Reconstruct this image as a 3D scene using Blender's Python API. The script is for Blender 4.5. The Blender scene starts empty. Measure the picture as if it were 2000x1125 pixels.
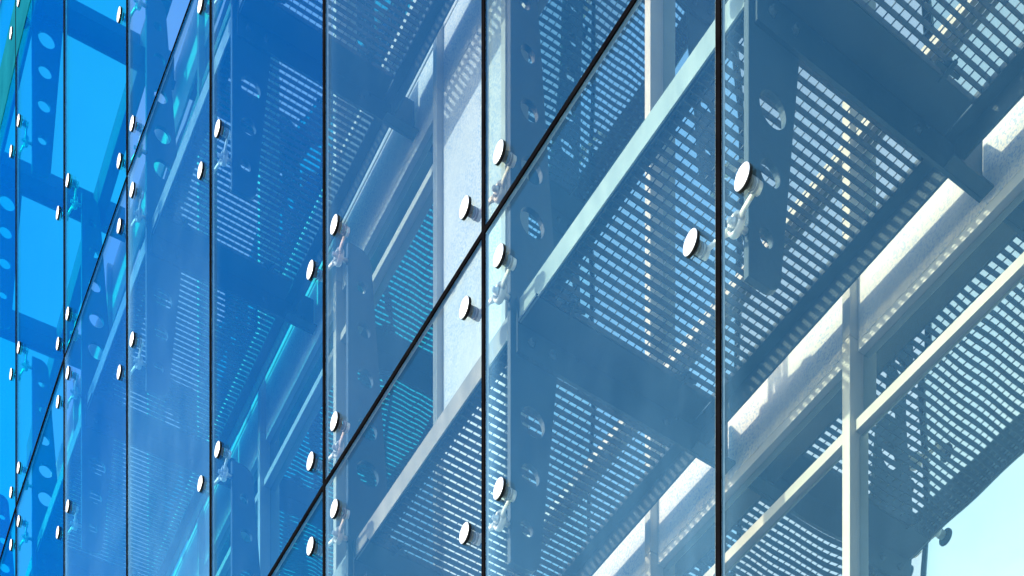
import bpy, bmesh, math, random
from mathutils import Vector, Matrix
random.seed(4)
scene = bpy.context.scene
C = scene.collection

# ------------------------------------------------------------------ camera
W = 1.25                 # width of one glass pane in metres
EYE = 1.6
cam = bpy.data.objects.new('camera', bpy.data.cameras.new('camera'))
C.objects.link(cam)
cam.location = (0, 0, EYE)
cam.rotation_euler = (math.radians(90), 0, 0)
cam.data.sensor_width = 36.0
cam.data.lens = 36.0 * 3300.0 / 2000.0
cam.data.shift_y = (3671.24 - 562.5) / 2000.0
cam.data.clip_start = 0.05
cam.data.clip_end = 5000
scene.camera = cam

# ------------------------------------------------------------------ light
A0, KA = 0.5831, 0.0136            # heading of the facade at seam 0, turn per pane
n0 = Vector((math.cos(A0), math.sin(A0), 0))
u0 = Vector((-math.sin(A0), math.cos(A0), 0))
sun_dir = (-n0 * 0.84 + u0 * 0.27 + Vector((0, 0, 0.35))).normalized()
elev = math.asin(sun_dir.z)
azim = math.atan2(sun_dir.x, sun_dir.y)      # clockwise from +Y
world = bpy.data.worlds.new('World')
scene.world = world
world.use_nodes = True
wn = world.node_tree
bg = wn.nodes['Background']
sky = wn.nodes.new('ShaderNodeTexSky')
sky.sky_type = 'NISHITA'
sky.sun_disc = False
sky.sun_elevation = elev
sky.sun_rotation = azim
sky.altitude = 100
sky.air_density = 1.0
sky.dust_density = 1.2
sky.ozone_density = 2.2
tc = wn.nodes.new('ShaderNodeTexCoord')
mp = wn.nodes.new('ShaderNodeMapping'); mp.inputs['Scale'].default_value = (1.0, 1.0, 2.2)
cn = wn.nodes.new('ShaderNodeTexNoise'); cn.inputs['Scale'].default_value = 3.2; cn.inputs['Detail'].default_value = 7; cn.inputs['Roughness'].default_value = .58
cr = wn.nodes.new('ShaderNodeMapRange'); cr.inputs[1].default_value = .47; cr.inputs[2].default_value = .78; cr.inputs[3].default_value = 0; cr.inputs[4].default_value = .42
bw = wn.nodes.new('ShaderNodeRGBToBW')
gm = wn.nodes.new('ShaderNodeMath'); gm.operation = 'MULTIPLY'; gm.inputs[1].default_value = 1.7
mxw = wn.nodes.new('ShaderNodeMix'); mxw.data_type = 'RGBA'
wn.links.new(tc.outputs['Generated'], mp.inputs[0]); wn.links.new(mp.outputs[0], cn.inputs['Vector']); wn.links.new(cn.outputs['Fac'], cr.inputs[0])
wn.links.new(sky.outputs[0], bw.inputs[0]); wn.links.new(bw.outputs[0], gm.inputs[0])
wn.links.new(cr.outputs[0], mxw.inputs[0]); wn.links.new(sky.outputs[0], mxw.inputs[6]); wn.links.new(gm.outputs[0], mxw.inputs[7])
wn.links.new(mxw.outputs[2], bg.inputs[0])        # thin high cloud over the clear sky
bg.inputs[1].default_value = 0.15
sl = bpy.data.lights.new('sun', 'SUN')
sun = bpy.data.objects.new('sun', sl)
C.objects.link(sun)
sl.energy = 2.0
sl.angle = math.radians(0.5)
sl.color = (1.0, 0.91, 0.74)
sun.rotation_euler = sun_dir.to_track_quat('Z', 'Y').to_euler()
sun.location = (-20, -10, 30)
scene.view_settings.view_transform = 'Standard'
scene.view_settings.look = 'None'
scene.view_settings.exposure = 1.62
scene.view_settings.gamma = 1.0
scene.view_settings.use_curve_mapping = False
scene.render.engine = 'CYCLES'
scene.cycles.max_bounces = 14
scene.cycles.transparent_max_bounces = 24
scene.cycles.glossy_bounces = 6
scene.cycles.diffuse_bounces = 3
scene.cycles.caustics_reflective = False
scene.cycles.caustics_refractive = False

# ------------------------------------------------------------------ plan of the curved facade
def heading(b): return A0 - KA * b
def U(b): return Vector((-math.sin(heading(b)), math.cos(heading(b)), 0))
def N(b): return Vector((math.cos(heading(b)), math.sin(heading(b)), 0))
P = {0: Vector((0.4666, 3.8196, 0))}
for i in range(0, 10): P[i + 1] = P[i] + U(i + .5)
for i in range(0, -5, -1): P[i - 1] = P[i] - U(i - .5)
ZJ = {'A': 4.5413, 'B': 4.5413 + 2.7356, 'C': 4.5413 + 2 * 2.7356}   # cross seams above eye level
HP = 2.7356
def zz(z): return z * W + EYE
def plan(t, d):
    b = math.floor(t)
    q = P[b] + U(b + .5) * (t - b) + N(b + .5) * d
    return q

# ------------------------------------------------------------------ helpers
def empty(name, loc, rotz=0):
    o = bpy.data.objects.new(name, None); C.objects.link(o)
    o.location = loc; o.rotation_euler = (0, 0, rotz); o.empty_display_size = 0.1
    return o
def tag(o, label=None, cat=None, group=None, kind=None):
    if label: o['label'] = label
    if cat: o['category'] = cat
    if group: o['group'] = group
    if kind: o['kind'] = kind
    return o
def joint_frame(name, n):
    return empty(name, (P[n].x * W, P[n].y * W, EYE), heading(n))
def bay_frame(name, b):
    return empty(name, (P[b].x * W, P[b].y * W, EYE), heading(b + .5))
def link(name, me, parent=None, loc=(0, 0, 0), rot=(0, 0, 0)):
    o = bpy.data.objects.new(name, me); C.objects.link(o)
    o.location = loc; o.rotation_euler = rot
    if parent: o.parent = parent
    return o
def mesh_of(bm, name, mats, smooth=False):
    me = bpy.data.meshes.new(name)
    bmesh.ops.recalc_face_normals(bm, faces=bm.faces)
    if smooth:
        for f in bm.faces: f.smooth = True
    bm.to_mesh(me); bm.free()
    for m in (mats if isinstance(mats, (list, tuple)) else [mats]): me.materials.append(m)
    return me
def box(bm, x0, x1, y0, y1, z0, z1, mi=0):
    v = [bm.verts.new(c) for c in ((x0,y0,z0),(x1,y0,z0),(x1,y1,z0),(x0,y1,z0),(x0,y0,z1),(x1,y0,z1),(x1,y1,z1),(x0,y1,z1))]
    fs = [(0,3,2,1),(4,5,6,7),(0,1,5,4),(1,2,6,5),(2,3,7,6),(3,0,4,7)]
    out = []
    for f in fs:
        g = bm.faces.new([v[i] for i in f]); g.material_index = mi; out.append(g)
    return out
def bevel_all(bm, w, seg=2):
    bmesh.ops.bevel(bm, geom=list(bm.edges), offset=w, segments=seg, profile=.6, affect='EDGES', clamp_overlap=True)
def box_mesh(name, dims, mat, bev=0.0, seg=2):
    bm = bmesh.new(); box(bm, *dims)
    if bev: bevel_all(bm, bev, seg)
    return mesh_of(bm, name, mat)
def lathe(bm, prof, axis='X', seg=28, centre=(0,0,0), mi=0):
    """prof: (along, radius) pairs; closed at both ends"""
    rings = []
    cx, cy, cz = centre
    for a, r in prof:
        ring = []
        for k in range(seg):
            th = 2 * math.pi * k / seg
            c, s = math.cos(th) * r, math.sin(th) * r
            co = {'X': (cx + a, cy + c, cz + s), 'Y': (cx + c, cy + a, cz + s), 'Z': (cx + c, cy + s, cz + a)}[axis]
            ring.append(bm.verts.new(co))
        rings.append(ring)
    for r0, r1 in zip(rings, rings[1:]):
        for k in range(seg):
            f = bm.faces.new((r0[k], r0[(k+1) % seg], r1[(k+1) % seg], r1[k])); f.material_index = mi; f.smooth = True
    for ring in (rings[0], rings[-1]):
        f = bm.faces.new(ring); f.material_index = mi
def tube(bm, pts, radii, seg=12, flat=1.0):
    """swept tapering tube through pts"""
    rings = []
    for i, p in enumerate(pts):
        p = Vector(p)
        a = Vector(pts[max(i-1, 0)]); b = Vector(pts[min(i+1, len(pts)-1)])
        d = (b - a).normalized()
        s = d.cross(Vector((0, 0, 1)))
        if s.length < 1e-4: s = Vector((1, 0, 0))
        s.normalize(); t = s.cross(d).normalized()
        rings.append([bm.verts.new(p + s * math.cos(2*math.pi*k/seg) * radii[i] + t * math.sin(2*math.pi*k/seg) * radii[i] * flat) for k in range(seg)])
    for r0, r1 in zip(rings, rings[1:]):
        for k in range(seg):
            f = bm.faces.new((r0[k], r0[(k+1) % seg], r1[(k+1) % seg], r1[k])); f.smooth = True
    bm.faces.new(rings[0]); bm.faces.new(rings[-1])

# ------------------------------------------------------------------ materials
def new_mat(name):
    m = bpy.data.materials.new(name); m.use_nodes = True
    nt = m.node_tree
    for n in list(nt.nodes): nt.nodes.remove(n)
    out = nt.nodes.new('ShaderNodeOutputMaterial')
    return m, nt, out
def nd(nt, typ, **kw):
    n = nt.nodes.new(typ)
    for k, v in kw.items(): setattr(n, k, v)
    return n
def math_n(nt, op, a, b=None, clamp=False):
    n = nt.nodes.new('ShaderNodeMath'); n.operation = op; n.use_clamp = clamp
    for i, x in enumerate((a, b)):
        if x is None: continue
        if isinstance(x, (int, float)): n.inputs[i].default_value = x
        else: nt.links.new(x, n.inputs[i])
    return n.outputs[0]
def ramp(nt, fac, stops):
    r = nt.nodes.new('ShaderNodeValToRGB')
    el = r.color_ramp.elements
    el[0].position, el[0].color = stops[0][0], (*stops[0][1], 1)
    el[1].position, el[1].color = stops[-1][0], (*stops[-1][1], 1)
    for p_, c_ in stops[1:-1]:
        e = el.new(p_); e.color = (*c_, 1)
    nt.links.new(fac, r.inputs[0])
    return r.outputs[0]
def mixc(nt, fac, a, b, mode='MIX'):
    n = nt.nodes.new('ShaderNodeMix'); n.data_type = 'RGBA'; n.blend_type = mode
    for i, x in ((0, fac), (6, a), (7, b)):
        if isinstance(x, (int, float)): n.inputs[i].default_value = x
        elif isinstance(x, tuple): n.inputs[i].default_value = (*x, 1)
        else: nt.links.new(x, n.inputs[i])
    return n.outputs[2]
def coords(nt, scale=(1, 1, 1), world_space=True):
    if world_space:
        src = nd(nt, 'ShaderNodeNewGeometry').outputs['Position']
    else:
        src = nd(nt, 'ShaderNodeTexCoord').outputs['Object']
    mp = nd(nt, 'ShaderNodeMapping')
    mp.inputs['Scale'].default_value = scale
    nt.links.new(src, mp.inputs[0])
    return mp.outputs[0]
def noise(nt, vec, scale, detail=3, rough=.5):
    n = nd(nt, 'ShaderNodeTexNoise')
    n.inputs['Scale'].default_value = scale; n.inputs['Detail'].default_value = detail; n.inputs['Roughness'].default_value = rough
    nt.links.new(vec, n.inputs['Vector'])
    return n.outputs['Fac']
def surf(name, c0, c1, scale=9, rough=.5, metal=0.0, speck=None, bump=0.0, stretch=(1, 1, 1), detail=4, spec=.5):
    m, nt, out = new_mat(name)
    b = nd(nt, 'ShaderNodeBsdfPrincipled')
    v = coords(nt, stretch)
    f = noise(nt, v, scale, detail, .6)
    col = ramp(nt, f, [(.3, c0), (.7, c1)])
    if speck:
        sp = noise(nt, v, speck[0], 2, .5)
        mask = ramp(nt, sp, [(speck[1], (1, 1, 1)), (speck[1] + .05, (0, 0, 0))])
        big = noise(nt, v, 3.0, 3, .6)
        bm_ = ramp(nt, big, [(.35, (0.15,)*3), (.6, (1,)*3)])
        mk = mixc(nt, 1.0, mask, bm_, 'MULTIPLY')
        col = mixc(nt, mk, col, speck[2])
    nt.links.new(col, b.inputs['Base Color'])
    b.inputs['Metallic'].default_value = metal
    b.inputs['Specular IOR Level'].default_value = spec
    rr = ramp(nt, f, [(.25, (max(0, rough - .1),)*3), (.75, (min(1, rough + .1),)*3)])
    nt.links.new(rr, b.inputs['Roughness'])
    if bump:
        bp = nd(nt, 'ShaderNodeBump'); bp.inputs['Strength'].default_value = bump; bp.inputs['Distance'].default_value = .01
        nt.links.new(noise(nt, v, scale * 5, 3, .6), bp.inputs['Height'])
        nt.links.new(bp.outputs[0], b.inputs['Normal'])
    nt.links.new(b.outputs[0], out.inputs[0])
    return m

M = {}
M['steel'] = surf('painted_steel', (.012, .036, .052), (.028, .060, .080), 5, .62, .1, bump=.15, detail=8)
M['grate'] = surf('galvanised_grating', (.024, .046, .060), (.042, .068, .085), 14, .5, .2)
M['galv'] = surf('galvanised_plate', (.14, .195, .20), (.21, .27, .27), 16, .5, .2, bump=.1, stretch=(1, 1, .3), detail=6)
M['frame'] = surf('cream_frame', (.37, .36, .305), (.43, .42, .365), 6, .45, .0, spec=.4)
M['greyframe'] = surf('grey_frame', (.40, .42, .42), (.46, .48, .47), 6, .5, 0)
M['panel'] = surf('speckled_panel', (.47, .475, .45), (.58, .565, .515), 22, .6, .0, speck=(125, .43, (.31, .38, .46)), bump=.12)
M['cap'] = surf('brushed_cap', (.82, .83, .84), (.9, .9, .9), 30, .32, .55)
M['rubber'] = surf('black_rubber', (.004, .004, .005), (.009, .009, .010), 12, .6, 0, spec=.2)
M['seal'] = surf('black_silicone', (.002, .002, .003), (.005, .005, .006), 12, .95, 0, spec=0.0)
M['bright'] = surf('polished_fitting', (.68, .67, .62), (.8, .79, .74), 25, .42, .25)
M['fitting'] = surf('dull_fitting', (.26, .29, .31), (.36, .38, .39), 25, .4, .4)
M['edge'] = surf('glass_edge', (.20, .30, .31), (.34, .44, .45), 20, .25, 0)
M['fascia'] = surf('teal_fascia', (.003, .075, .115), (.005, .105, .155), 5, .95, 0, spec=0.0)
M['paving'] = surf('pale_paving', (.30, .30, .29), (.40, .39, .37), 1.2, .8, 0, bump=.2)
M['concrete'] = surf('pale_render', (.40, .41, .41), (.50, .50, .49), 2.0, .8, 0, bump=.1)

def glass_mat():
    m, nt, out = new_mat('tinted_screen_glass')
    info = nd(nt, 'ShaderNodeObjectInfo')
    geo = nd(nt, 'ShaderNodeNewGeometry')
    dp = nd(nt, 'ShaderNodeVectorMath', operation='DOT_PRODUCT')
    nt.links.new(geo.outputs['Incoming'], dp.inputs[0]); nt.links.new(geo.outputs['Normal'], dp.inputs[1])
    c = math_n(nt, 'ABSOLUTE', dp.outputs['Value'])
    x = math_n(nt, 'SUBTRACT', 1.0, c, True)
    F = math_n(nt, 'ADD', math_n(nt, 'MULTIPLY', math_n(nt, 'POWER', x, 5.0), .72), .026, True)
    tr = nd(nt, 'ShaderNodeBsdfTransparent')
    nt.links.new(info.outputs['Color'], tr.inputs[0])
    gl = nd(nt, 'ShaderNodeBsdfGlossy'); gl.inputs['Roughness'].default_value = 0.0
    sepc = nd(nt, 'ShaderNodeSeparateColor'); nt.links.new(info.outputs['Color'], sepc.inputs[0])
    rr_ = math_n(nt, 'POWER', sepc.outputs[0], 14.0)
    cmb = nd(nt, 'ShaderNodeCombineColor'); cmb.inputs[0].default_value = .003; cmb.inputs[2].default_value = 1.0
    nt.links.new(math_n(nt, 'ADD', math_n(nt, 'MULTIPLY', sepc.outputs[0], .18), .34), cmb.inputs[1])
    gcol = mixc(nt, rr_, cmb.outputs[0], (.26, .74, 1.0))
    nt.links.new(gcol, gl.inputs[0])
    # roller-wave in the toughened panes
    v = coords(nt, (1, 1, .45))
    bp = nd(nt, 'ShaderNodeBump'); bp.inputs['Strength'].default_value = .25; bp.inputs['Distance'].default_value = .004
    nt.links.new(noise(nt, v, 2.2, 1, .4), bp.inputs['Height'])
    nt.links.new(bp.outputs[0], gl.inputs['Normal'])
    mx = nd(nt, 'ShaderNodeMixShader')
    nt.links.new(F, mx.inputs[0]); nt.links.new(tr.outputs[0], mx.inputs[1]); nt.links.new(gl.outputs[0], mx.inputs[2])
    # painted haze standing in for reflected sky, mixed with grime and rain streaks
    vs = coords(nt, (9, 9, 1.1))
    st = noise(nt, vs, 2.0, 5, .65)
    vb = coords(nt, (1, 1, 1))
    blot = noise(nt, vb, 1.6, 5, .7)
    veil = math_n(nt, 'MULTIPLY', ramp(nt, st, [(.3, (.5,)*3), (.8, (1,)*3)]), ramp(nt, blot, [(.3, (.3,)*3), (.75, (1,)*3)]))
    # haze painted thicker towards the foot, for the brighter low sky mirrored there; the amount per pane sits in the object colour's alpha
    sp = nd(nt, 'ShaderNodeSeparateXYZ'); nt.links.new(geo.outputs['Position'], sp.inputs[0])
    zr = math_n(nt, 'DIVIDE', math_n(nt, 'SUBTRACT', sp.outputs[2], (ZJ['A'] - HP) * W + EYE), HP * W)
    foot = math_n(nt, 'SUBTRACT', 1.15, math_n(nt, 'FRACT', zr))
    veil = math_n(nt, 'MULTIPLY', math_n(nt, 'MULTIPLY', veil, info.outputs['Alpha']), math_n(nt, 'POWER', foot, 1.8))
    # paler band beside the far sealant joint of each pane
    so = nd(nt, 'ShaderNodeSeparateXYZ'); nt.links.new(nd(nt, 'ShaderNodeTexCoord').outputs['Object'], so.inputs[0])
    e_ = math_n(nt, 'DIVIDE', math_n(nt, 'SUBTRACT', so.outputs[1], .89 * W), .11 * W, True)
    e_ = math_n(nt, 'MULTIPLY', math_n(nt, 'POWER', e_, 2.0), math_n(nt, 'ADD', math_n(nt, 'MULTIPLY', info.outputs['Alpha'], .9), .03))
    veil = math_n(nt, 'ADD', veil, math_n(nt, 'MULTIPLY', e_, ramp(nt, blot, [(.25, (.4,)*3), (.75, (1,)*3)])), True)
    df = nd(nt, 'ShaderNodeBsdfDiffuse'); df.inputs[0].default_value = (.28, .62, .98, 1)
    m2 = nd(nt, 'ShaderNodeMixShader')
    nt.links.new(veil, m2.inputs[0]); nt.links.new(mx.outputs[0], m2.inputs[1]); nt.links.new(df.outputs[0], m2.inputs[2])
    nt.links.new(m2.outputs[0], out.inputs[0])
    return m
def window_mat():
    m, nt, out = new_mat('reflective_window_glass')
    gl = nd(nt, 'ShaderNodeBsdfGlossy'); gl.inputs['Roughness'].default_value = 0.0
    gl.inputs[0].default_value = (.80, .93, .83, 1)
    df = nd(nt, 'ShaderNodeBsdfDiffuse'); df.inputs[0].default_value = (.02, .03, .04, 1)
    v = coords(nt, (1, 1, .55))
    bp = nd(nt, 'ShaderNodeBump'); bp.inputs['Strength'].default_value = .5; bp.inputs['Distance'].default_value = .012
    nt.links.new(noise(nt, v, 1.9, 1, .35), bp.inputs['Height'])
    nt.links.new(bp.outputs[0], gl.inputs['Normal'])
    mx = nd(nt, 'ShaderNodeMixShader'); mx.inputs[0].default_value = .70
    nt.links.new(df.outputs[0], mx.inputs[1]); nt.links.new(gl.outputs[0], mx.inputs[2])
    nt.links.new(mx.outputs[0], out.inputs[0])
    return m
M['glass'] = glass_mat()
M['window'] = window_mat()

# ------------------------------------------------------------------ ground
bm = bmesh.new()
vs_ = [bm.verts.new(c) for c in ((-900, -900, 0), (900, -900, 0), (900, 900, 0), (-900, 900, 0))]
bm.faces.new(vs_)
g = link('ground', mesh_of(bm, 'ground', M['paving'])); tag(g, kind='structure')

# ------------------------------------------------------------------ glass screen
ORD = {-2: 'seam beyond the right edge', -1: 'seam just past the right edge', 0: 'rightmost upright seam', 1: 'second upright seam from right',
       2: 'third upright seam from right', 3: 'fourth upright seam from right', 4: 'third upright seam from left',
       5: 'second upright seam from left', 6: 'leftmost upright seam', 7: 'seam just past the left edge', 8: 'second seam past the left edge', 9: 'end seam'}
screen = empty('glass_screen', (P[0].x * W, P[0].y * W, 0), 0)
tag(screen, 'tall frameless blue glass screen of bolted panes hung in front of the walkways', 'glass facade')
bays = list(range(-3, 9))
GT = 0.012
SEAL = 0.0078 * W         # half width of a seam
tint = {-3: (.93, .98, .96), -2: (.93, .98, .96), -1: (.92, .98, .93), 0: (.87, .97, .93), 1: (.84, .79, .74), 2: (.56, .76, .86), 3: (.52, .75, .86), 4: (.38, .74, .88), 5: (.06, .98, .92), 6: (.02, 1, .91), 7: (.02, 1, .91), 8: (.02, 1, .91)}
haze_dust = {(-1, 1): .03, (0, 1): .15, (1, 1): .19, (2, 1): .22, (3, 1): .26, (1, 2): .02, (2, 2): .02, (3, 2): .16, (4, 2): .15, (5, 2): .02, (4, 3): .004}  # per-pane strength of the painted sky haze and grime
rows = [(-EYE / W + .02, ZJ['A'] - HP), (ZJ['A'] - HP, ZJ['A']), (ZJ['A'], ZJ['B']), (ZJ['B'], ZJ['C'] + .35)]
THIN = .0022 * W          # the upper level seam closes up on some panes
def lev_gap(b, ri): return THIN if (ri == 3 and b in (3, 4)) else SEAL
pane_mesh = {}
def pane_me(z0, z1, ga, gb):
    key = (round(z0, 4), round(z1, 4), ga, gb)
    if key not in pane_mesh:
        bm = bmesh.new()
        y0, y1 = SEAL, W - SEAL; a, b = z0 * W + ga, z1 * W - gb
        ch = .0045
        # two big faces and arrised (chamfered) polished edges
        rings = []
        for x, k in ((0, ch), (ch * .8, 0), (GT - ch * .8, 0), (GT, ch)):
            rings.append([bm.verts.new((x, yy, z_)) for yy, z_ in ((y0 + k, a + k), (y1 - k, a + k), (y1 - k, b - k), (y0 + k, b - k))])
        bm.faces.new(rings[0]); bm.faces.new(rings[3])
        for r0, r1 in zip(rings, rings[1:]):
            for k in range(4):
                f = bm.faces.new((r0[k], r0[(k+1) % 4], r1[(k+1) % 4], r1[k])); f.material_index = 1
        pane_mesh[key] = mesh_of(bm, 'glass_pane', [M['glass'], M['edge']])
    return pane_mesh[key]
def rel(o, fr_loc, fr_rot, parent):
    """place o in a bay/joint frame but parent it to another root"""
    o.parent = parent
    o.location = Vector(fr_loc) - parent.location
    o.rotation_euler = (0, 0, fr_rot)
for b in bays:
    for ri, (z0, z1) in enumerate(rows):
        o = link('glass_pane', pane_me(z0, z1, lev_gap(b, ri), lev_gap(b, ri + 1)))
        rel(o, (P[b].x * W, P[b].y * W, EYE), heading(b + .5), screen)
        t = Vector(tint[b])
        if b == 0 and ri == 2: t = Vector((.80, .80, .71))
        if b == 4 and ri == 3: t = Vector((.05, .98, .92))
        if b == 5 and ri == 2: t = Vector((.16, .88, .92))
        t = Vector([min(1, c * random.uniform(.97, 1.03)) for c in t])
        o.color = (t.x ** .5, t.y ** .5, t.z ** .5, haze_dust.get((b, ri), .006))
# seams: one upright per seam and storey, one level seam per pane
seal_v = {}
for ri, (z0, z1) in enumerate(rows):
    seal_v[ri] = box_mesh('seam', (-.003, GT + .002, -SEAL, SEAL, z0 * W + (SEAL if ri else 0), z1 * W - SEAL), M['seal'])
for n in range(-2, 9):
    for ri in range(4):
        o = link('upright_seam', seal_v[ri]); rel(o, (P[n].x * W, P[n].y * W, EYE), heading(n), screen)
seal_thin = box_mesh('level_seam', (-.003, GT + .002, 0, W, -THIN, THIN), M['seal'])
seal_h = box_mesh('level_seam', (-.003, GT + .002, -SEAL * 0, W, -SEAL, SEAL), M['seal'])
for b in bays:
    for zj in (ZJ['A'] - HP, ZJ['A'], ZJ['B']):
        o = link('level_seam', seal_thin if (zj == ZJ['B'] and b in (3, 4)) else seal_h); rel(o, (P[b].x * W, P[b].y * W, EYE + zj * W), heading(b + .5), screen)

# ------------------------------------------------------------------ support fins
def fin_mesh(top=5.372, bot=3.664, wide_z=4.35, holes=None, name='fin_plate'):
    """plate in the x-z plane (x into the building), z measured from the seam level"""
    zj = ZJ['A']
    xf = .083 * W
    pts = []
    r = .045 * W
    def back(z):
        zb = z / W + zj
        if zb < wide_z: return (.178 + (.25 - .178) * (zb - bot) / (wide_z - bot)) * W
        return (.165 + (.25 - .165) * (top - zb) / (top - wide_z)) * W
    zt, zb_ = (top - zj) * W, (bot - zj) * W
    pts.append((xf, zb_)); xb = back(zb_ + r)
    for k in range(7):
        a = -math.pi / 2 + k * math.pi / 12
        pts.append((xb - r + math.cos(a) * r, zb_ + r + math.sin(a) * r))
    pts.append((back((wide_z - zj) * W), (wide_z - zj) * W))
    xb = back(zt - r)
    for k in range(7):
        a = k * math.pi / 12
        pts.append((xb - r + math.cos(a) * r, zt - r + math.sin(a) * r))
    pts.append((xf, zt))
    bm = bmesh.new()
    loops = [pts] + [[(hx * W + math.cos(2*math.pi*k/24) * hr * W, (hz - zj) * W + math.sin(2*math.pi*k/24) * hr * W) for k in range(24)] for hx, hz, hr in holes]
    th = .008 * W
    edges = []
    for lp in loops:
        vs = [bm.verts.new((x, -th, z)) for x, z in lp]
        edges += [bm.edges.new((vs[i], vs[(i+1) % len(vs)])) for i in range(len(vs))]
    bmesh.ops.triangle_fill(bm, use_beauty=True, use_dissolve=False, edges=edges)
    geom = list(bm.faces)
    ret = bmesh.ops.extrude_face_region(bm, geom=geom)
    vs = [e for e in ret['geom'] if isinstance(e, bmesh.types.BMVert)]
    bmesh.ops.translate(bm, verts=vs, vec=(0, 2 * th, 0))
    return mesh_of(bm, name, M['steel'])
HOLES = [(.157, 4.085, .041), (.149, 3.933, .031), (.137, 3.778, .022), (.155, 4.642, .041), (.154, 4.79, .036), (.146, 4.953, .030), (.141, 5.109, .024), (.132, 5.246, .018)]
fin_me = fin_mesh(holes=HOLES)
zo = ZJ['A']
HOLES_TOP = [(.16, zo - .18, .046), (.152, zo - .355, .037), (.146, zo - .54, .034), (.136, zo - .73, .024)]
fin_top_me = fin_mesh(top=zo + .05, bot=zo - .92, wide_z=zo - .03, holes=HOLES_TOP)
LEV = {'A': 'lower', 'B': 'upper', 'C': 'roof'}
def seen(n, L):
    return {'A': range(-1, 4), 'B': range(2, 9), 'C': range(4, 9)}[L]
def fin(n, L):
    f = empty('support_fin', (P[n].x * W, P[n].y * W, EYE + ZJ[L] * W), heading(n))
    where = {'A': 'at the lower cross seam', 'B': 'at the upper cross seam', 'C': 'under the open roof'}[L]
    tag(f, f'holed steel fin {where}, on the {ORD[n]}', 'steel fin', 'perforated steel fins behind the upright seams')
    link('fin_plate', fin_me if L != 'C' else fin_top_me, f)
for L in 'ABC':
    for n in seen(0, L): fin(n, L)

# ------------------------------------------------------------------ spider fittings with button caps
q = .0899 * W
def cap_me():
    bm = bmesh.new(); R = .0255 * W
    lathe(bm, [(-.0135, R * .0 + .001), (-.0135, R * .80), (-.0128, R * .93), (-.0115, R), (-.0102, R)], 'X', 36)
    return mesh_of(bm, 'button_cap', M['cap'])
def gasket_me():
    bm = bmesh.new(); R = .0252 * W
    lathe(bm, [(-.0102, R * .97), (-.0094, R * 1.03), (-.0002, R * 1.03), (-.0001, R * .97)], 'X', 36)
    return mesh_of(bm, 'gasket', M['rubber'])
def neck_me():
    bm = bmesh.new()
    lathe(bm, [(GT + .0005, .017), (GT + .004, .017), (GT + .004, .011), (GT + .009, .011), (GT + .009, .0165), (GT + .015, .0175), (GT + .015, .0125), (GT + .021, .0125), (GT + .021, .0185), (GT + .027, .0175), (GT + .033, .011), (GT + .042, .0105)], 'X', 20)
    return mesh_of(bm, 'swivel_bolt', M['fitting'])
def arm_me():
    bm = bmesh.new()
    xr = .053 * W; xa = GT + .031
    for s in (-1, 1):
        tube(bm, [(xa, s * q, 0), (xa + .002, s * q * .93, 0), (xr - .012, s * q * .42, 0), (xr - .004, s * .025, 0)], [.0075, .0062, .0065, .010], 12, 1.3)
        lathe(bm, [(-.011, .010), (-.010, .0165), (.010, .0165), (.011, .010)], 'X', 18, (xa, s * q, 0))
    # ring at the middle
    prof = []
    R, r = .025, .0062
    rings = []
    for i in range(24):
        a = 2 * math.pi * i / 24
        rings.append([bm.verts.new((xr + math.sin(2*math.pi*k/10) * .012, math.cos(a) * (R + math.cos(2*math.pi*k/10) * r), math.sin(a) * (R + math.cos(2*math.pi*k/10) * r))) for k in range(10)])
    for i in range(24):
        r0, r1 = rings[i], rings[(i+1) % 24]
        for k in range(10):
            f = bm.faces.new((r0[k], r0[(k+1) % 10], r1[(k+1) % 10], r1[k])); f.smooth = True
    return mesh_of(bm, 'spider_arm', M['bright'])
def bolt_me(mat, r=.0125, x0=None, x1=None):
    bm = bmesh.new()
    x0 = .030 * W if x0 is None else x0; x1 = .084 * W if x1 is None else x1
    lathe(bm, [(x0, r * .6), (x0 + .002, r * .7), (x0 + .014, r * .7), (x0 + .014, r), (x0 + .020, r), (x0 + .020, r * .72), (x1, r * .72)], 'X', 12)
    return mesh_of(bm, 'centre_bolt', mat)
CAP, GAS, NECK, ARM, BOLT = cap_me(), gasket_me(), neck_me(), arm_me(), bolt_me(M['bright'])
def spider(n, L, dz, word):
    s = empty('spider_fitting', (P[n].x * W, P[n].y * W, EYE + (ZJ[L] + dz) * W), heading(n))
    tag(s, f'two-capped glass fitting {word}, on {ORD[n]}', 'glass fitting', 'point fittings bolted through the glass panes')
    link('spider_arm', ARM, s); link('centre_bolt', BOLT, s)
    for sg in (-1, 1):
        k = -sg * KA / 2
        # the panes either side turn slightly away from the seam frame
        c = link('button_cap', CAP, s, (0, sg * q, 0), (0, 0, sg * -KA / 2)); link('gasket', GAS, c)
        link('swivel_bolt', NECK, s, (0, sg * q, 0), (random.uniform(0, 1), 0, 0))
SD, MD = .1402, .7716
FIT = {'A': ((-MD, 'well below the lower cross seam'), (-SD, 'just below the lower cross seam'), (SD, 'just above the lower cross seam'), (MD, 'well above the lower cross seam')),
       'B': ((-MD, 'well below the upper cross seam'), (-SD, 'just below the upper cross seam'), (SD, 'just above the upper cross seam'), (MD, 'well above the upper cross seam')),
       'C': ((-MD, 'a little below the roof edge'), (-SD, 'at the roof edge'))}
for L in 'ABC':
    for n in seen(0, L):
        for dz, word in FIT[L]: spider(n, L, dz, word)

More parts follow.
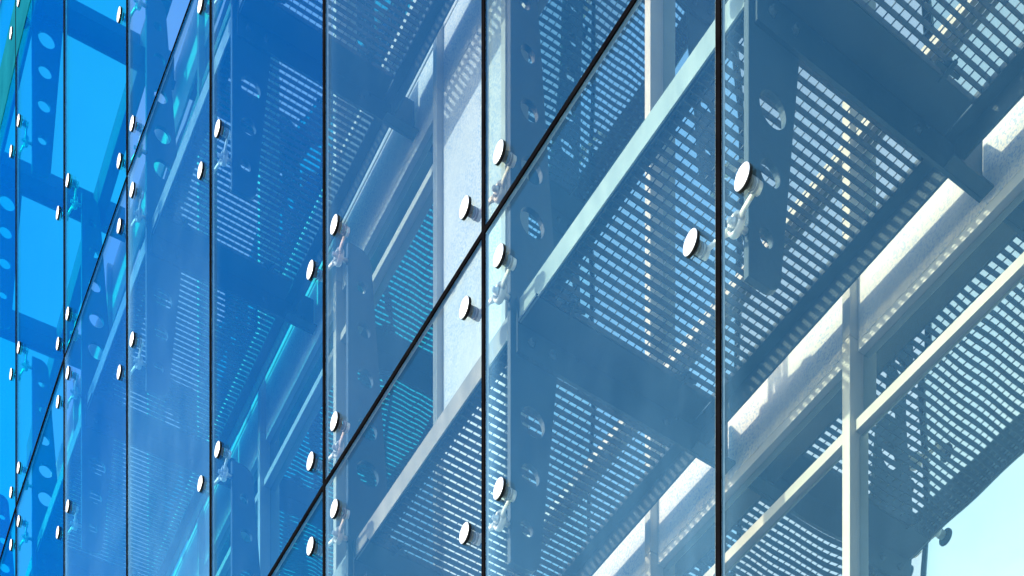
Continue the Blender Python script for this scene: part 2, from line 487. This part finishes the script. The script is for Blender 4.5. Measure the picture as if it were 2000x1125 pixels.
# ------------------------------------------------------------------ walkway brackets
dA = 4.33 - ZJ['A']                   # underside of the grating relative to the seam
def bracket_parts(top=False):
    x0, x1 = .10 * W, .855 * W
    zb, zf, zt = (4.25 - ZJ['A']) * W, dA * W, (4.40 - ZJ['A']) * W
    if top: zb, zf, zt = -.10 * W, -.065 * W, .10 * W
    bm = bmesh.new()
    box(bm, x0, x1, -.019 * W, -.0082 * W, zb, zt)
    web = mesh_of(bm, 'web', M['steel'])
    bm = bmesh.new()
    yn = -.112 * W if not top else -.112 * W
    x2 = .712 * W
    box(bm, x0, x2, yn, -.0192 * W, zf, zf + .008)
    flange = mesh_of(bm, 'flange', M['steel'])
    bm = bmesh.new()
    box(bm, x2 + .002, x1, -.055 * W, -.0192 * W, zb + .002, zb + .010)
    foot = mesh_of(bm, 'wall_shoe', M['steel'])
    return web, flange, foot
BR, BRC = bracket_parts(), bracket_parts(True)
def nut():
    bm = bmesh.new()
    lathe(bm, [(0, .016), (-.004, .016), (-.0042, .0125), (-.013, .012), (-.015, .008)], 'Y', 6)
    return mesh_of(bm, 'bolt_head', M['steel'])
NUT = nut()
for L in 'ABC':
    for n in seen(0, L):
        k = empty('walkway_bracket', (P[n].x * W, P[n].y * W, EYE + ZJ[L] * W), heading(n))
        what = {'A': 'under the lower walkway', 'B': 'under the upper walkway', 'C': 'spanning the open roof'}[L]
        tag(k, f'wide dark beam {what}, at the {ORD[n]}', 'steel beam', 'cantilever beams carrying the walkways')
        for me, nm in zip(BR if L != 'C' else BRC, ('web', 'flange', 'wall_shoe')): link(nm, me, k)
        z = (4.292 - ZJ['A']) * W if L != 'C' else -.075 * W
        for x in (.145, .215, .62, .80): link('bolt_head', NUT, k, (x * W, -.0192 * W, z))

# ------------------------------------------------------------------ grating walkways
PITCH = .0266 * W
GX0, GX1 = .118 * W, .712 * W
GZ0 = dA * W; BH = .0172 * W
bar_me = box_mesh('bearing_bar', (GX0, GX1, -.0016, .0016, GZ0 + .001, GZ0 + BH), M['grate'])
def rods_me(y0, y1):
    bm = bmesh.new()
    k = GX0 + PITCH * .6
    while k < GX1 - .01:
        box(bm, k - .0012, k + .0012, y0, y1, GZ0 + BH - .0062, GZ0 + BH - .0025); k += PITCH
    return mesh_of(bm, 'cross_rods', M['grate'])
def all_bars_me(ys):
    bm = bmesh.new()
    for y in ys: box(bm, GX0, GX1, y - .0016, y + .0016, GZ0 + .001, GZ0 + BH)
    return mesh_of(bm, 'bearing_bars', M['grate'])
YA, YB = .004 * W, W - .114 * W
nb = round((YB - YA - .008) / PITCH)
ys = [YA + .004 + (YB - YA - .008) * i / nb for i in range(nb + 1)]
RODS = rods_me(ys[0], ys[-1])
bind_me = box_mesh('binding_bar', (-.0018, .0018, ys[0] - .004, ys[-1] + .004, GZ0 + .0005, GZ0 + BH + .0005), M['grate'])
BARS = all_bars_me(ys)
def edge_plate_me(z0, z1, x0, mat):
    bm = bmesh.new(); box(bm, x0, x0 + .006, .016 * W, W - .022 * W, z0, z1)
    return mesh_of(bm, 'edge_plate', mat)
TOE = box_mesh('toe_plate', (.104 * W + .0062, .175 * W, .016 * W, W - .022 * W, (dA + .050) * W, (dA + .055) * W), M['steel'])
EDGE = edge_plate_me(dA * W - .001, (dA + .064) * W, .104 * W, M['galv'])
bm = bmesh.new()
box(bm, .7165 * W, .750 * W, .002 * W, W - .022 * W, GZ0 + .001, GZ0 + .008)
box(bm, .750 * W, .757 * W, .002 * W, W - .022 * W, (4.272 - ZJ['A']) * W, (4.378 - ZJ['A']) * W)
BACK = mesh_of(bm, 'back_channel', M['steel'])
bm = bmesh.new()
box(bm, .7165 * W, .750 * W, .002 * W, W - .022 * W, GZ0 + .001, GZ0 + .008)
box(bm, .750 * W, .757 * W, .002 * W, W - .022 * W, (4.272 - ZJ['A']) * W, (4.438 - ZJ['A']) * W)
BACK_UP = mesh_of(bm, 'back_channel', M['steel'])  # upstand heightened to keep mirrored sky out of the top window lights
bm = bmesh.new()
box(bm, .7165 * W, .750 * W, .002 * W, W - .022 * W, GZ0 + .001, GZ0 + .008)
box(bm, .750 * W, .757 * W, .002 * W, W - .022 * W, (4.272 - ZJ['A']) * W, (4.52 - ZJ['A']) * W)
BACK_FAR = mesh_of(bm, 'back_channel', M['steel'])  # far bays: extra height added to block the sun strip on the spandrel
def clip_me():
    bm = bmesh.new()
    lathe(bm, [(0, .020), (.004, .022), (.010, .016), (.020, .015), (.024, .008)], 'Z', 8)
    box(bm, -.045, .045, -.006, .006, -.006, -.001)
    box(bm, -.006, .006, -.036, .036, -.013, -.0065)
    return mesh_of(bm, 'grating_clip', M['steel'])
CLIP = clip_me()
for L in 'AB':
    for b in (range(-2, 3) if L == 'A' else range(1, 8)):
        w = empty('grating_walkway', (P[b].x * W, P[b].y * W, EYE + ZJ[L] * W), heading(b + .5))
        tag(w, f'{LEV[L]} grating walkway with pale front edge, left of the {ORD[b]}', 'walkway', 'open grating walkways behind the glass')
        detailed = b in ((-1, 0, 1) if L == 'A' else (2, 3, 4))
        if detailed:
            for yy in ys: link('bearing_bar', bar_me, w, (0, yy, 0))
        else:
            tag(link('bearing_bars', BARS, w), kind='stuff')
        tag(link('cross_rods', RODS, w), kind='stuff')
        link('edge_plate', EDGE, w); link('toe_plate', TOE, w)
        link('binding_bar', bind_me, w, (GX0 - .0022, 0, 0)); link('binding_bar', bind_me, w, (GX1 + .0022, 0, 0)); link('back_channel', BACK if L == 'A' else BACK_UP if b < 3 else BACK_FAR, w)
        for x in (.205, .60): link('grating_clip', CLIP, w, (x * W, YB - .030, GZ0 - .002 + .0), (0, 0, random.uniform(-.3, .3)))
        for x in (.30, .66): link('grating_clip', CLIP, w, (x * W, YA + .006, GZ0 - .002 + .0), (0, 0, random.uniform(-.3, .3)))

# roof edge: fascia behind the glass and a back beam, no grating
fas = empty('roof_fascia', (P[5].x * W, P[5].y * W, EYE + ZJ['C'] * W), 0)
tag(fas, 'teal band along the roof edge in the top left corner, with beams behind', 'roof edge')
for b in range(3, 9):
    me = box_mesh('fascia_sheet', (-.0027, -.0006, .0003 * W, W * .9997, -.365 * W, -.035 * W), M['fascia'])
    o = link('fascia_sheet', me); rel(o, (P[b].x * W, P[b].y * W, EYE + ZJ['C'] * W), heading(b + .5), fas)
    me = box_mesh('front_beam', (.086 * W, .10 * W, .016 * W, W - .022 * W, -.10 * W, .075 * W), M['steel'])
    o = link('front_beam', me); rel(o, (P[b].x * W, P[b].y * W, EYE + ZJ['C'] * W), heading(b + .5), fas)
    me = box_mesh('back_beam', (.66 * W, .72 * W, .004 * W, W - .022 * W, -.065 * W, .09 * W), M['steel'])
    o = link('back_beam', me); rel(o, (P[b].x * W, P[b].y * W, EYE + ZJ['C'] * W), heading(b + .5), fas)

# ------------------------------------------------------------------ inner wall
wall = empty('inner_wall', (plan(2, 1.0).x * W, plan(2, 1.0).y * W, 0), 0)
tag(wall, 'inner building wall of cream framed windows and speckled pale panels behind the walkways', 'building')
MUL = [-3.24, -2.32, -1.40, -.47, .45, 1.36, 2.25, 2.765, 3.70, 4.60, 5.50, 6.42, 7.34, 8.26, 8.99]
DW = .868
def wall_piece(name, t0, t1, d0, d1, z0, z1, mat, bev=0.0):
    """box between two plan positions on the wall line (straight between them)"""
    a, b = plan(t0, DW) * W, plan(t1, DW) * W
    L_ = (b - a).length
    ang = math.atan2(-(b - a).x, (b - a).y)
    me = box_mesh(name, ((d0 - DW) * W, (d1 - DW) * W, 0, L_, z0 * W, z1 * W), mat, bev)
    o = link(name, me)
    rel(o, (a.x, a.y, EYE), ang, wall)
    return o
def lev_pieces(t0, t1, zl, solid):
    i0, i1 = t0 + .0160, t1 - .0160
    wall_piece('spandrel_panel', i0, i1, .862, .882, zl - .303, zl - .055, M['panel'], .003)
    if solid:        # one blank panel from floor to floor
        wall_piece('wall_panel', i0, i1, .860, .880, zl - .052, zl + HP - .306, M['panel'], .006)
        return
    wall_piece('head_frame', i0, i1, .861, .885, zl - .333, zl - .305, M['greyframe'], .002)
    wall_piece('transom', i0, i1, .852, .885, zl - .557, zl - .526, M['frame'], .002)
    wall_piece('window_pane', i0, i1, .883, .895, zl - .525, zl - .335, M['window'])
    wall_piece('sill_frame', i0, i1, .858, .885, zl - .053, zl - .030, M['greyframe'], .002)
    wall_piece('window_pane', i0, i1, .883, .895, zl - .028, zl + .245, M['window'])
    wall_piece('transom', i0, i1, .852, .885, zl + .246, zl + .277, M['frame'], .002)
    wall_piece('window_pane', i0, i1, .883, .895, zl + .278, zl + HP - .558, M['window'])
for t0, t1 in zip(MUL, MUL[1:]):
    solid = abs(t0 - 2.25) < .01
    for L in 'ABC':
        zl = ZJ[L]
        if L != 'C': lev_pieces(t0, t1, zl, solid)
        else: wall_piece('spandrel_panel', t0 + .0160, t1 - .0160, .862, .882, zl - .303, zl + .03, M['panel'], .003)
    wall_piece('window_pane', t0 + .0160, t1 - .0160, .868, .880, ZJ['A'] - HP + .095, ZJ['A'] - (.308 if solid else .565), M['panel' if solid else 'window'])
    for L in ('' if solid else 'C'):
        wall_piece('head_frame', t0 + .0160, t1 - .0160, .861, .885, ZJ[L] - .333, ZJ[L] - .305, M['greyframe'], .002)
        wall_piece('transom', t0 + .0160, t1 - .0160, .846, .885, ZJ[L] - .563, ZJ[L] - .520, M['frame'], .002)
        wall_piece('window_pane', t0 + .0160, t1 - .0160, .868, .880, ZJ[L] - .518, ZJ[L] - .335, M['window'])
    wall_piece('base_panel', t0 + .0160, t1 - .0160, .860, .885, -EYE / W + .01, ZJ['A'] - HP + .09, M['panel'], .003)
    wall_piece('backing', t0, t1, .90, 1.02, -EYE / W, ZJ['C'] + .03, M['concrete'])
for t in MUL:
    for z0, z1 in ((-EYE / W + .01, ZJ['A'] - .30), (ZJ['A'] - .2985, ZJ['B'] - .30), (ZJ['B'] - .2985, ZJ['C'] + .05)):
        wall_piece('mullion', t - .0150, t + .0150, .832, .89, z0, z1, M['frame'], .003)
